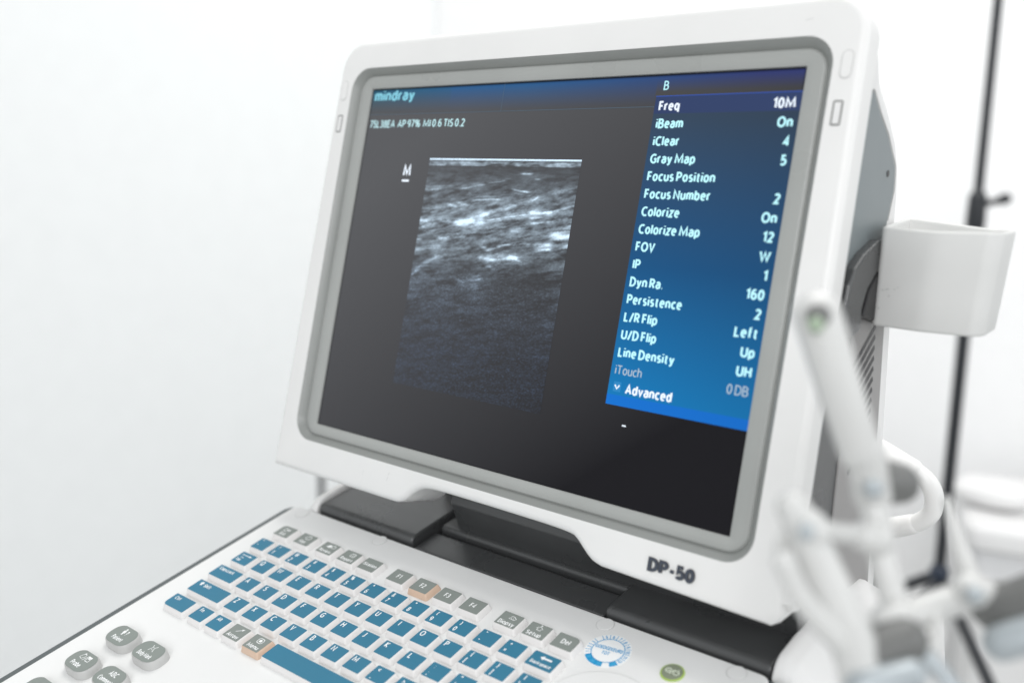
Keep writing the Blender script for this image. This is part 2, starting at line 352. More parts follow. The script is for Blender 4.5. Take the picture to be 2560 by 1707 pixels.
for sgn in (1, -1):
    link('side_cheek', cheek(sgn), WHITE2, machine, .0008, 2, angle=30)
# floor of the trough under the hinge
link('rear_body', to_mesh(prism([(.0325, -.012), (.0325, -.11), (.178, -.11), (.178, -.012)], -.157, .1768, lambda y, z, x: dev(x, y, z))), CHAR, machine, .001)

# hinge covers, strip and barrel (profile y,z run along x)
fx = lambda y, z, x: dev(x, y, z)
cover_prof = rounded([(.0338, -.0115), (.0338, .0002), (.06, -.0014), (.14, -.008), (.14, -.0115)], [0, .0105, .01, 0, 0], 10)
link('hinge_cover', to_mesh(prism(cover_prof, -.1562, -.0655, fx)), CHAR, machine, .0015, 3, angle=40)
cover_prof2 = rounded([(.0335, -.0115), (.0335, -.0006), (.06, -.0022), (.14, -.008), (.14, -.0115)], [0, .0105, .01, 0, 0], 10)
link('hinge_cover', to_mesh(prism(cover_prof2, .0812, .1762, fx)), CHAR, machine, .0015, 3, angle=40)
strip_prof = [(.0335, -.0117), (.0335, -.0058), (.0535, -.0068), (.0555, -.0085), (.0555, -.0117)]
link('hinge_strip', to_mesh(prism(strip_prof, -.0640, .0800, fx)), CHAR, machine, .0012, 3)
barrel_prof = rounded([(.0572, -.0117), (.0572, -.0038), (.085, -.0058), (.14, -.0092), (.14, -.0117)], [0, .0055, .01, 0, 0], 8)
link('hinge_barrel', to_mesh(prism(barrel_prof, -.0622, .0805, fx)), CHAR, machine, .0012, 3, angle=40)
# column that carries the machine (below the picture)
link('pedestal', to_mesh(prism(rrect(0, .06, .16, .12, .02), -.99, -.1102, dev)), WHITE2, machine, .004)

# --- round screw covers in the deck
for x, y in ((-.164, .0255), (-.088, .0268), (.0862, .0262), (.162, .0262)):
    bm = prism(circle(x, y, .0047, 32), DZ-.001, DZ+.00035, dev)
    link('screw_cover', to_mesh(bm), DECKW, deck, .0002, 2)
    bm = bmesh.new(); strip(bm, circle(x, y, .00488, 40), .00022, dev, DZ+.0001, 0, True)
    link('screw_cover_gap', to_mesh(bm), SOFTG, deck, smooth=False)
# low raised rest around the trackball in front of the picture edge
link('palm_rest', to_mesh(prism(circle(.118, -.032, .030, 48), DZ-.001, DZ+.0012, dev)), DECKW, deck, .001, 4)

# --- keys
def build_key(x, y, wt, dt, kind, legends, shape='rect', corner=None, label=None):
    """legends: list of callables(bm, f) writing with material index 2"""
    h = .0039; g = .0012
    top = {'blue': BLUEK, 'grey': GREYK, 'lit': GREYK, 'round': GREYK}[kind]
    sk = {'blue': SKIRT, 'grey': SKIRT, 'lit': ORANGE, 'round': GSKIRT}[kind]
    f = lambda p, q, z: dev(x+p, y+q, z)
    def outline(w_, d_, r):
        if shape == 'round':
            out = []
            for k in range(44):
                a = 2*PI*k/44; e = 2/2.7
                c, s = math.cos(a), math.sin(a)
                px = abs(c)**e*math.copysign(w_/2, c); py = abs(s)**e*math.copysign(d_/2, s)
                out.append((px, max(-d_/2*.97, min(d_/2*.93, py))))
            return out
        pts = rrect(0, 0, w_, d_, r, 4)
        if corner:
            pts = rounded([(w_/2, d_/2), (-w_/2, d_/2), (-w_/2, -d_/2), (w_/2, -d_/2)], [.0035 if c in corner else r for c in ('tr', 'tl', 'bl', 'br')], 6)
        return pts
    hh = h if shape != 'round' else .0052
    spec = [(g*2, g*2, .0016, DZ-.0006), (g*2, g*2, .0016, DZ+.0004), (g*1.3, g*1.3, .0014, DZ+hh*.45), (.0006, .0006, .001, DZ+hh-.0007), (.0002, .0002, .0009, DZ+hh-.0003), (-.0003, -.0003, .0007, DZ+hh-.0001)]
    if shape == 'round':
        spec = [(.0016, .0016, 0, DZ-.0006), (.0014, .0014, 0, DZ+hh*.5), (.0007, .0007, 0, DZ+hh-.0006), (0, 0, 0, DZ+hh-.0001)]
    rings = [[f(p, q, z) for p, q in outline(wt+a, dt+b, r)] for a, b, r, z in spec]
    bm = loft(rings)
    poly(bm, outline(wt-.0003, dt-.0003, .0006), f, DZ+hh+.00003, 1)
    for lg in legends: lg(bm, lambda p, q, z: f(p, q, DZ+hh+.00007+z))
    me = bpy.data.meshes.new('key'); 
    bmesh.ops.recalc_face_normals(bm, faces=bm.faces)
    bm.to_mesh(me); bm.free()
    o = link('key', me, [sk, top, LEGEND], deck, angle=50)
    if label: o['label'] = label
    return o

def T(s, dx, dy, h, align='C', bold=.17, xs=1., **k): return lambda bm, f: put_text(bm, s, f, dx, dy, h, align, .20, xs, 2, **k)
def ST(pts, w_, closed=False): return lambda bm, f: strip(bm, pts, w_, f, 0, 2, closed)
def PL(pts): return lambda bm, f: poly(bm, pts, f, 0, 2)

PX = .01755; BW, BD = .0127, .0109
def letter(c): return [T(c, -.0032, .0008, .0034)]
def dual(top, bot): return [T(top, -.0030, .0016, .0027), T(bot, -.0034, -.0038, .0030)]
ROW = {r: -.016413*r for r in range(0, 7)}; ROW[0] = .00103
row1 = [('~', '`'), ('!', '1'), ('@', '2'), ('#', '3'), ('$', '4'), ('%', '5'), ('^', '6'), ('&', '7'), ('*', '8'), ('(', '9'), (')', '0'), ('_', '-'), ('+', '=')]
for c, (a, b) in enumerate(row1): build_key(-.152955+PX*c, ROW[1], BW, BD, 'blue', dual(a, b))
arrow_l = [PL([(-.0030, .0020), (-.0008, .0036), (-.0008, .0026), (.0042, .0026), (.0042, .0014), (-.0008, .0014), (-.0008, .0004)])]
build_key(.0772, ROW[1], .0168, BD, 'blue', arrow_l+[T('Backspace', 0, -.0031, .0019, 'C', .015, width=.0128)])
tab = [ST([(-.004, .0028), (.002, .0028)], .0005), PL([(.002, .0036), (.0042, .0028), (.002, .0020)]), ST([(-.0045, .0036), (-.0045, .002)], .0005),
       ST([(-.004, .0004), (-.0012, .0004)], .0005), T('Tab', -.0036, -.0031, .0020, 'C', .02)]
build_key(-.1506, ROW[2], .0148, BD, 'blue', tab)
for c, s in enumerate('QWERTYUIOP'): build_key(-.148604+PX*(c+1), ROW[2], BW, BD, 'blue', letter(s))
for c, (a, b) in enumerate([('{', '['), ('}', ']'), ('|', '\\')]): build_key(-.148604+PX*(c+11)-(.0 if c < 2 else .0), ROW[2], BW, BD, 'blue', dual(a, b))
build_key(-.1476, ROW[3], .0232, BD, 'blue', [T('Caps Lock', -.0022, .0016, .0022, 'C', .015, width=.0142)])
for c, s in enumerate('ASDFGHJKL'): build_key(-.142045+PX*(c+1), ROW[3], BW, BD, 'blue', letter(s))
for c, (a, b) in enumerate([(':', ';'), ('"', "'")]): build_key(-.142045+PX*(c+10), ROW[3], BW, BD, 'blue', dual(a, b))
build_key(.0725, ROW[3], .0232, BD, 'blue', [T('Enter', -.003, .0012, .0024, 'C', .02)])
build_key(-.1420, ROW[4], .0318, BD, 'blue', [PL([(-.0128, .0026), (-.0110, .0044), (-.0092, .0026), (-.0102, .0026), (-.0102, .0010), (-.0118, .0010), (-.0118, .0026)]), T('Shift', -.0046, .0010, .0024, 'C', .02)])
for c, s in enumerate('ZXCVBNM'): build_key(-.131458+PX*(c+1), ROW[4], BW, BD, 'blue', letter(s))
for c, (a, b) in enumerate([('<', ','), ('>', '.'), ('?', '/')]): build_key(-.131458+PX*(c+8), ROW[4], BW, BD, 'blue', dual(a, b))
build_key(-.1489, ROW[5], .0205, BD, 'blue', [T('Ctrl', -.0050, .0012, .0023, 'C', .02)], corner=('bl',))
build_key(-.1262, ROW[5], BW, BD, 'blue', [T('Fn', -.0024, .0014, .0024, 'C', .02)])
build_key(-.1091, ROW[5], BW, BD, 'blue', [T('Alt', -.0020, .0014, .0024, 'C', .02)])
build_key(-.0914, ROW[5], .0136, .0112, 'grey', [ST([(-.0016, .0004), (.0022, .0032)], .0004), PL([(.0030, .0039), (.0010, .0034), (.0022, .0020)]), T('Arrow', 0, -.0040, .0024, 'C', .015, width=.0098)])
build_key(-.0727, ROW[5], .0136, .0112, 'lit', [ST(rrect(.0006, .0022, .0042, .0036, .0012, 3), .0004, True), PL(rrect(.0006, .0022, .0020, .0018, .0003, 2)), T('Menu', 0, -.0040, .0024, 'C', .015, width=.0092)], label='grey Menu key with an orange lit skirt')
build_key(-.0085, ROW[5], .1060, .0118, 'blue', [])
# grey function row
GW, GD = .0138, .0110
def icon_book(dx, dy): return [ST(rrect(dx, dy, .0036, .0030, .0005, 2), .0004, True), ST([(dx-.001, dy+.0006), (dx+.001, dy+.0006)], .0003), ST([(dx-.001, dy-.0004), (dx+.001, dy-.0004)], .0003)]
build_key(-.1505, ROW[0], GW, GD, 'grey', [PL([(-.0006, .0012), (.0010, .0026), (.0010, .0034), (.0026, .0022), (.0010, .0010), (.0010, .0016), (.0002, .0012)]), ST(rrect(-.0016, .0016, .0024, .0026, .0004, 2), .0004, True), T('Exit', 0, -.0036, .0024, 'C', .02)], corner=('tl',))
build_key(-.1298, ROW[0], GW, GD, 'grey', [ST(rrect(.0006, .0022, .0044, .0032, .0013, 3), .0004, True), ST([(.0006, .0022), (.0006, .0032)], .0003), T('iNet', -.0003, -.0036, .0024, 'C', .02)])
build_key(-.1075, ROW[0], GW, GD, 'grey', [PL([(-.0030, .0010), (-.0014, .0036), (.0004, .0032), (.0010, .0018), (-.0004, .0008)]), ST(rrect(.0026, .0024, .0030, .0022, .0004, 2), .0004, True), T('Review', 0, -.0038, .0023, 'C', .015, width=.0104)])
build_key(-.0873, ROW[0], GW, GD, 'grey', icon_book(.0012, .0020)+[T('Report', 0, -.0038, .0023, 'C', .015, width=.0104)])
build_key(-.0685, ROW[0], GW, GD, 'grey', [T('iStation', 0, -.0012, .0023, 'C', .015, width=.0112)])
for c in range(4):
    build_key(-.043+.01945*c, ROW[0], GW, GD, 'lit' if c == 1 else 'grey', [T('F%d' % (c+1), -.0002, -.0014, .0030)], label='grey F2 key with an orange lit skirt' if c == 1 else None)
build_key(.0413, ROW[0], GW, GD, 'grey', [ST([(-.0012, .0010), (.0000, .0032), (.0014, .0032), (.0034, .0018), (.0026, .0008)], .0004, True), ST([(.0002, .0018), (.0006, .0012)], .0003), ST([(.0014, .0020), (.0018, .0014)], .0003), T('Biopsy', 0, -.0040, .0026, 'C', .018, width=.0106)])
build_key(.0603, ROW[0], GW, GD, 'grey', [ST([(-.0010, .0006), (-.0010, .0020), (-.0018, .0020), (.0002, .0036), (.0022, .0020), (.0014, .0020), (.0014, .0006)], .0004, True), PL(circle(.0002, .0044, .0005, 10)), T('Setup', -.0004, -.0040, .0026, 'C', .018, width=.0094)])
build_key(.0788, ROW[0], GW, GD, 'grey', [T('Del', .0002, -.0014, .0030)], corner=('tr',))
# round grey keys
RW, RD = .0215, .0146
man = [PL(circle(-.0016, .0046, .0007, 10)), PL([(-.0026, .0037), (-.0006, .0037), (-.0004, .0018), (-.0010, .0018), (-.0011, .0002), (-.0021, .0002), (-.0022, .0018), (-.0028, .0018)]), T('?', .0014, .0010, .0030, 'C', .01)]
build_key(-.1512, -.1190, RW, RD, 'round', man+[T('Patient', -.0004, -.0040, .0026, 'C', .018, width=.0098)], 'round')
torso = [ST([(-.0018, .0050), (-.0008, .0034), (-.0012, .0020), (-.0020, .0006)], .0004), ST([(.0022, .0050), (.0010, .0034), (.0014, .0020), (.0022, .0006)], .0004), PL(circle(.0000, .0034, .0003, 8)), PL(circle(.0002, .0018, .0003, 8))]
build_key(-.1229, -.1189, RW, RD, 'round', torso+[T('Body Mark', 0, -.0040, .0026, 'C', .018, width=.0125)], 'round')
probe_ic = [ST([(-.0048, .0016), (-.0036, .0044), (-.0016, .0044), (-.0010, .0030), (-.0024, .0010)], .0004, True), PL(circle(-.0030, .0046, .0006, 8)), ST([(-.0006, .0004), (.0012, .0048)], .0004), PL([(.0014, .0046), (.0046, .0046), (.0046, .0034), (.0014, .0034)]), ST(rrect(.0030, .0020, .0030, .0020, .0003, 2), .0004, True)]
build_key(-.1522, -.1437, RW, RD, 'round', probe_ic+[T('Probe', -.0010, -.0042, .0027, 'C', .018)], 'round')
build_key(-.1237, -.1427, RW, RD, 'round', [T('ABC', .0004, .0012, .0028, 'C', .012, spacing=1.2), T('Comment', 0, -.0038, .0026, 'C', .018, width=.0130)], 'round')
build_key(-.1530, -.1690, RW, RD, 'round', [], 'round')

# --- power button
px, py = .1353, .0113
link('power_button', to_mesh(prism(circle(px, py, .00610, 48), DZ-.001, DZ+.0006, dev)), GREEN, deck, .0004, 2)
link('power_button_face', to_mesh(prism(circle(px, py, .00525, 48), DZ, DZ+.0010, dev)), POWERG, deck, .0003, 2)
bm = bmesh.new(); zt = DZ+.00105
strip(bm, circle(px-.0022, py+.0002, .0014, 20), .0004, dev, zt, 0, True); poly(bm, circle(px-.0022, py+.0002, .0004, 10), dev, zt, 0)
strip(bm, [(px-.0006, py-.0018), (px+.0006, py+.0018)], .0004, dev, zt, 0)
strip(bm, circle(px+.0022, py-.0002, .0014, 20), .0004, dev, zt, 0, True); poly(bm, circle(px+.0026, py+.0020, .0003, 8), dev, zt, 0)
link('power_symbol', to_mesh(bm), POWERL, deck, smooth=False)

# --- approval sticker
sx, sy, srot = .0988, .0096, math.radians(7)
sf = lambda p, q, z: dev(sx + p*math.cos(srot)-q*math.sin(srot), sy + p*math.sin(srot)+q*math.cos(srot), z)
R1, R0 = .0120, .0087
bm = prism(circle(0, 0, R1+.0003, 64), DZ-.0004, DZ+.00012, sf)
zs = DZ+.00017
strip(bm, circle(0, 0, R0, 56), .00048, sf, zs, 1, True)
step = 360/17; ang0 = 204; rm = (R0+R1)/2
for i in range(12):                                    # months clockwise from the left, the 4 punched out
    a = ang0 - step*i; ra = math.radians(a)
    if i != 3: put_text(bm, str(i+1), sf, (rm-.0009)*math.cos(ra), (rm-.0009)*math.sin(ra), .0019, 'C', .20, 1, 1, h0=zs, rot=ra-PI/2)
    b = math.radians(a+step/2)
    strip(bm, [((R0+.0002)*math.cos(b), (R0+.0002)*math.sin(b)), (R1*math.cos(b), R1*math.sin(b))], .00034, sf, zs, 1)
for j in range(5):                                     # the years 19 to 23, the 22 punched out
    a = ang0 + step*(j+1)
    if j == 3: continue
    n = 8; A0, A1 = a-step/2-.3, a+step/2+.3
    o_ = circle(0, 0, R1, n, A0, A1); i_ = circle(0, 0, R0, n, A0, A1)
    for k in range(n): poly(bm, [o_[k], o_[k+1], i_[k+1], i_[k]], sf, zs, 1)
    ra = math.radians(a)
    put_text(bm, str(19+j), sf, (rm+.0008)*math.cos(ra), (rm+.0008)*math.sin(ra), .0017, 'C', .13, 1, 2, h0=zs+.00004, rot=ra+PI/2)
put_text(bm, 'GOEDGEKEURD', sf, 0, .0006, .0021, 'C', .22, 1, 1, width=.0156, h0=zs)
put_text(bm, 'TOT', sf, -.0004, -.0030, .0021, 'C', .22, 1, 1, width=.0044, h0=zs)
STN = mat('sticker_number_blue', srgb(90, 185, 225), .5, 0, 1, 0)
link('approval_sticker', to_mesh(bm), [STW, STB, STN], deck, smooth=False)

# ------------------------------------------------------------------ monitor
def notch_bottom(vb):
    """bottom edge from right to left with the handle notch"""
    return [(.0860, vb+.0012), (.0800, vb+.0030), (.0740, vb+.0072), (.0690, vb+.0112), (.0630, vb+.0132), (.04, vb+.0140), (-.02, vb+.0142), (-.0400, vb+.0135), (-.0470, vb+.0118), (-.0530, vb+.0080), (-.0585, vb+.0030), (-.0640, vb+.0004), (-.0700, vb)]
def outline_frame():
    tl = []
    def arc(cx_, cy_, r, a0, a1, n=8): return [(cx_+r*math.cos(math.radians(a0+(a1-a0)*k/n)), cy_+r*math.sin(math.radians(a0+(a1-a0)*k/n))) for k in range(n+1)]
    pts = arc(.1815-.020, .2610-.020, .020, 0, 90, 14)
    pts += arc(-.1815+.020, .2603-.020, .020, 90, 180, 14)
    pts += [(-.1847, -.0341)]
    nb = [(u, v, 0, 0) for u, v in notch_bottom(-.0336)[::-1]]
    pts += [(p[0], p[1]) for p in smooth_path(nb, 4)]
    pts += [(.1797, -.0342), (.1852, -.0272)]
    return pts
OUT = outline_frame()
IN = rrect(0, .1147, .3340, .2526, .0150, 8)
NF, NB = .0062, -.0090
def inset2(pts, d):
    """move a closed outline inwards by d"""
    n = len(pts); area_ = sum(pts[i-1][0]*pts[i][1]-pts[i][0]*pts[i-1][1] for i in range(n)); sg = 1 if area_ > 0 else -1; out = []
    for i in range(n):
        p0, p, p1 = Vector(pts[i-1]), Vector(pts[i]), Vector(pts[(i+1) % n])
        d0 = (p-p0).normalized(); d1 = (p1-p).normalized(); t = (d0+d1).normalized(); q = Vector((-t.y, t.x))*sg
        out.append(tuple(p+q*d/max(.5, q.dot(Vector((-d1.y, d1.x))*sg))))
    return out
def frame_mesh():
    bm = bmesh.new(); R_ = .0046
    prof = [(0, NB)] + [(R_*(1-math.cos(math.radians(a))), NF-R_+R_*math.sin(math.radians(a))) for a in (0, 15, 30, 45, 60, 75, 90)]
    rings = [[bm.verts.new(mon(u, v, n)) for u, v in (inset2(OUT, d) if d else OUT)] for d, n in prof]
    N_ = len(OUT)
    for i in range(len(rings)-1):
        for k in range(N_): bm.faces.new((rings[i][k], rings[i][(k+1) % N_], rings[i+1][(k+1) % N_], rings[i+1][k]))
    fo = rings[-1]; fi = [bm.verts.new(mon(u, v, NF)) for u, v in IN]; bi = [bm.verts.new(mon(u, v, NB)) for u, v in IN]
    eo = [bm.edges.get((fo[i], fo[(i+1) % N_])) for i in range(N_)]; ei = [bm.edges.new((fi[i], fi[(i+1) % len(fi)])) for i in range(len(fi))]
    before = set(bm.faces)
    bmesh.ops.triangle_fill(bm, use_beauty=True, use_dissolve=False, edges=eo+ei, normal=NN)
    bad = [f for f in bm.faces if f not in before and all(v in fi for v in f.verts)]
    bmesh.ops.delete(bm, geom=bad, context='FACES_ONLY')
    n = len(fi)
    for i in range(n): bm.faces.new((fi[i], fi[(i+1) % n], bi[(i+1) % n], bi[i]))
    return to_mesh(bm)
front = link('monitor_frame', frame_mesh(), WHITE, machine, angle=40)

# grey bezel between frame and screen
def ring(du, dv_top, dv_bot, r, n): return [mon(u, v, n) for u, v in rrect(0, (0+.228-dv_bot+dv_top)/2, .304+2*du, .228+dv_top+dv_bot, r, 8)]
rings = [ring(.0150, .0130, .0117, .0152, .0050), ring(.0149, .0129, .0116, .0151, .0061), ring(.0141, .0121, .0108, .0145, .0056), ring(.0112, .0096, .0082, .0122, .0016),
         ring(.0108, .0092, .0078, .0118, .0010), ring(.0106, .0090, .0076, .0116, .0008), ring(.0099, .0084, .0070, .0110, .0020), ring(.0090, .0076, .0064, .0100, .0023),
         ring(.0040, .0036, .0032, .0040, .0020), ring(.0012, .0012, .0010, .0014, .0014), ring(.0004, .0004, .0004, .0008, .0010), ring(0, 0, 0, .0006, -.0012)]
bm = loft(rings, cap0=False, cap1=False)
nv = len(rings[0])
bm.faces.ensure_lookup_table()
for i, fc in enumerate(bm.faces): fc.material_index = 0 if i >= 5*nv else 1
bez = link('bezel', to_mesh(bm), [BEZ, BEZD], machine, angle=50)

# --- the lit screen
def screen_mat():
    m = bpy.data.materials.new('lit_screen'); m.use_nodes = True; nt = m.node_tree; b = nt.nodes['Principled BSDF']
    b.inputs['Base Color'].default_value = (.006, .006, .007, 1); b.inputs['Roughness'].default_value = .26; b.inputs['Specular IOR Level'].default_value = .13
    at = nt.nodes.new('ShaderNodeAttribute'); at.attribute_name = 'glow'
    nt.links.new(at.outputs['Color'], b.inputs['Emission Color']); b.inputs['Emission Strength'].default_value = 1
    return m
SCREEN = screen_mat()
def grid_mesh(u0, u1, v0, v1, nu, nv_, n, fn):
    us = np.linspace(u0, u1, nu); vs = np.linspace(v0, v1, nv_)
    Ug, Vg = np.meshgrid(us, vs); col = fn(Ug, Vg).reshape(-1, 3)
    base = np.array(O)+np.array(NN)*n
    P = base + Ug.reshape(-1, 1)*np.array(UU) + Vg.reshape(-1, 1)*np.array(VV)
    idx = np.arange(nu*nv_).reshape(nv_, nu)
    F = np.stack([idx[:-1, :-1], idx[:-1, 1:], idx[1:, 1:], idx[1:, :-1]], -1).reshape(-1, 4)
    me = bpy.data.meshes.new('g'); me.from_pydata(P.tolist(), [], F.tolist())
    a = me.attributes.new('glow', 'FLOAT_COLOR', 'POINT')
    a.data.foreach_set('color', np.c_[np.clip(col, 0, None), np.ones(len(col))].astype(np.float32).ravel()); return me
lin = lambda c: np.array(srgb(*c))
def mixc(a, b, t): return a + (b-a)*np.clip(t, 0, 1)[..., None]
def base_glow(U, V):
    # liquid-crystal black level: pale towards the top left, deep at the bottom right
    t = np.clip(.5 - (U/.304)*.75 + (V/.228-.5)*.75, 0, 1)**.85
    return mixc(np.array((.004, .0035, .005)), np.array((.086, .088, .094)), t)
def screen_glow(U, V):
    c = base_glow(U, V)
    hd = np.clip((V-.2108)/.0172, 0, 1)
    blue = np.array((.010, .095, .26)); teal = np.array((.010, .10, .17)); viol = np.array((.022, .034, .15))
    top = np.where((U < -.08)[..., None], mixc(teal, blue, (U+.15)/.1), mixc(blue, viol, (U+.02)/.15))
    hdr = mixc(c*.9, top, np.where(U > .07, np.clip((hd-.45)*2, 0, 1), hd**1.3))
    c = np.where((V > .2108)[..., None], hdr, c)
    edge = np.minimum(np.minimum((.2276-V)/.0009, (V+.0002)/.0006), np.minimum((U+.1518)/.0006, (.1518-U)/.0006))
    return c*np.clip(edge, .04, 1)[..., None]
scr = link('screen', grid_mesh(-.1522, .1522, -.0002, .2282, 457, 343, 0, screen_glow), SCREEN, machine, smooth=False)
def menu_glow(U, V):
    t = (V-.0509)/.1655
    hi = np.array((.028, .050, .084)); midc = np.array((.004, .070, .190)); lo = np.array((.0, .165, .42))
    c = np.where((t > .45)[..., None], mixc(midc, hi, (t-.45)/.5), mixc(lo, midc, t/.45))
    c = c*(1 + .22*(np.clip(.5-(U-.0706)/.0814, -.5, .5)))[..., None]
    c = np.where((V > .2067)[..., None], np.array((.026, .046, .125)), c)
    c = np.where((V < .0562)[..., None], mixc(np.array((.0, .15, .58)), np.array((.0, .13, .52)), (U-.07)/.08), c)
    c = np.where((V > .2160)[..., None], np.array((.03, .11, .60)), c)
    return c
link('menu_panel', grid_mesh(.0706, .1521, .0509, .2165, 60, 320, .00025, menu_glow), SCREEN, scr, smooth=False)

# scan image: speckle, bright fascia lines, fading with depth
STREAKS = [(-88.7,161.5,-75.0,162.1,0.51,0.8),(-77.7,164.2,-65.8,164.6,0.33,0.35),(-59.5,162.6,-38.8,166.1,0.49,0.75),(-35.5,167.3,-23.4,168.6,0.43,0.7),(-12.4,173.1,-4.9,173.2,0.42,0.8),(-1.3,170.1,2.5,170.2,0.31,0.6),(-17.0,163.7,-4.8,162.1,0.42,0.95),(-46.6,156.4,-25.8,157.4,0.38,0.7),(-66.9,153.0,-58.5,151.6,0.66,0.6),(-59.1,154.4,-49.3,152.8,0.55,0.55),(-87.8,147.6,-74.0,147.7,0.78,0.3),(-89.6,141.7,-61.0,143.0,1.23,0.6),(-88.6,140.8,-73.9,140.4,1.4,0.5),(-59.2,141.7,-35.4,144.0,1.74,0.85),(-37.7,148.2,-12.4,154.5,0.85,0.8),(-55.0,142.5,-32.3,148.9,1.62,0.5),(-34.0,144.4,-4.0,149.1,0.48,0.85),(-1.7,150.3,13.5,150.9,0.72,0.9),(12.1,151.4,29.7,155.6,0.61,0.5),(1.5,144.4,17.0,146.0,0.46,0.85),(16.9,146.5,27.4,149.0,0.5,0.4),(16.2,137.9,29.7,143.7,1.75,0.7),(20.3,136.1,29.5,138.7,1.24,0.6),(27.1,132.5,29.6,132.2,0.99,0.4),(-87.3,138.4,-84.1,138.2,0.56,0.9),(-85.0,135.3,-74.3,135.8,0.5,0.8),(-68.9,131.6,-60.0,132.1,0.99,0.85),(-58.7,132.9,-47.3,133.6,0.54,0.6),(-88.4,129.7,-83.8,130.0,0.45,0.6),(-88.3,122.7,-67.5,125.8,0.67,0.85),(-67.3,124.7,-63.0,125.5,0.76,0.5),(-88.4,106.3,-83.2,110.7,0.67,0.8),(-85.5,110.5,-67.8,120.2,1.44,0.65),(-72.1,119.3,-60.6,121.3,0.99,0.4),(-35.0,129.5,-24.5,126.0,1.06,0.45),(-30.1,126.1,-14.7,130.8,0.58,0.75),(-17.4,130.7,2.1,132.1,0.47,0.9),(4.7,132.1,17.2,132.7,1.01,0.9),(7.7,129.7,17.8,130.1,0.6,0.6),(-34.8,122.0,-22.1,120.9,1.37,0.7),(-28.9,120.9,-5.3,124.2,0.94,0.95),(-10.7,124.3,-2.2,121.8,0.62,0.9),(-28.1,117.2,-22.6,117.1,0.73,0.7),(-19.0,119.5,-1.9,120.3,0.52,0.35),(-50.1,107.3,-41.1,106.0,0.75,0.55),(-38.7,107.6,-29.2,109.1,0.74,0.6),(-48.1,104.8,-30.9,104.2,1.6,0.25),(-13.8,139.3,-5.8,138.7,0.72,0.6),(-1.0,147.2,7.8,147.8,0.46,0.6),(-88.2,95.0,-74.4,95.7,2.21,0.25),(-0.6,157.5,2.8,159.7,0.51,0.5),(8.3,164.0,18.3,163.8,1.52,0.2),(-22.1,152.5,26.5,165.5,3.14,0.18),(-73.6,125.9,-20.3,144.2,4.39,0.15)]
def blur1(a, s, axis):
    r = int(3*s)+1; k = np.exp(-.5*(np.arange(-r, r+1)/s)**2); k /= k.sum()
    return np.apply_along_axis(lambda m: np.convolve(np.pad(m, r, mode='reflect'), k, 'valid'), axis, a)
def noise(shape, sx_, sy_):
    n = rng.standard_normal(shape); n = blur1(blur1(n, sx_, 1), sy_, 0); return n/n.std()
def scan_glow(U, V):
    u, v = U*1000, V*1000; sh = u.shape
    top = 181.7; dep = top-v
    slope = 8*np.sin(u/40)
    env = np.where(dep < 4.5, .62, np.where(dep < 9, .10, np.interp(dep, [9, 22, 30, 45, 62, 75, 100, 144], [.16, .27, .40, .42, .24, .18, .11, .06])))
    tex = .45*noise(sh, 5, 1.1)+.35*noise(sh, 2.2, .7)+.55*noise(sh, 14, 2.5)
    cols = np.arange(sh[1]); shear = lambda a, k: np.stack([np.roll(a[:, c], int(k*c)) for c in cols], 1)
    tex = shear(tex, .17)*np.clip((dep-8)/10, 0, 1) + tex*np.clip(1-(dep-8)/10, 0, 1)
    fine = noise(sh, 1.0, .55)
    I = env*np.clip(.55+.33*tex, 0.05, None); I0 = I.copy()
    for x0, y0, x1, y1, w_, b in STREAKS:
        # extra thin fibres around each line give it a ragged, layered look
        for q in range(3):
            jx, jy = (0, 0) if q == 0 else (rng.normal(0, 2.5), rng.normal(0, 1.3*w_+.4))
            bb = b if q == 0 else b*.22
            d = np.array((x1-x0, y1-y0)); L = np.hypot(*d); t = ((u-x0-jx)*d[0]+(v-y0-jy)*d[1])/L
            s = (-(u-x0-jx)*d[1]+(v-y0-jy)*d[0])/L + .16*np.sin(t*.33+jx*3) 
            a = np.clip((t+1.5)/3, 0, 1)*np.clip((L+1.5-t)/3, 0, 1)
            I = I + bb*.74*a*np.exp(-.5*(s/(w_*.72))**2)*(1-.18*min(1, w_/1.5))*np.clip(.72+.30*tex, .15, 1.4)
    st = I-I0; I = I + .42*blur1(blur1(st, 9, 1), 4, 0); I = blur1(blur1(I, .7, 1), .5, 0)
    I = np.where((dep > 1.0) & (dep < 2.0), I*.6, I)
    I = np.where(dep < .9, 1.05, I)
    dark = np.exp(-((u-8)/26)**2)*np.clip((dep-62)/10, 0, 1)           # acoustic shadow low on the right
    I = I*(1-.45*dark)
    low = np.clip((dep-55)/25, 0, 1)
    I = I*(1-.25*low) + low*.019*np.clip(1+.9*fine, 0, None)
    I = I*np.clip(1+(.06+.06*low)*fine, .3, None)
    blue = np.clip((dep-60)/60, 0, 1)
    tint = mixc(np.array((.62, .80, .96)), np.array((.30, .52, .95)), blue)
    c = base_glow(U, V)*.85 + (np.clip(I, 0, 1.15)**1.30)[..., None]*tint
    return c
link('scan_image', grid_mesh(-.0883, .0292, .0378, .1817, 300, 366, .00025, scan_glow), SCREEN, scr, smooth=False)

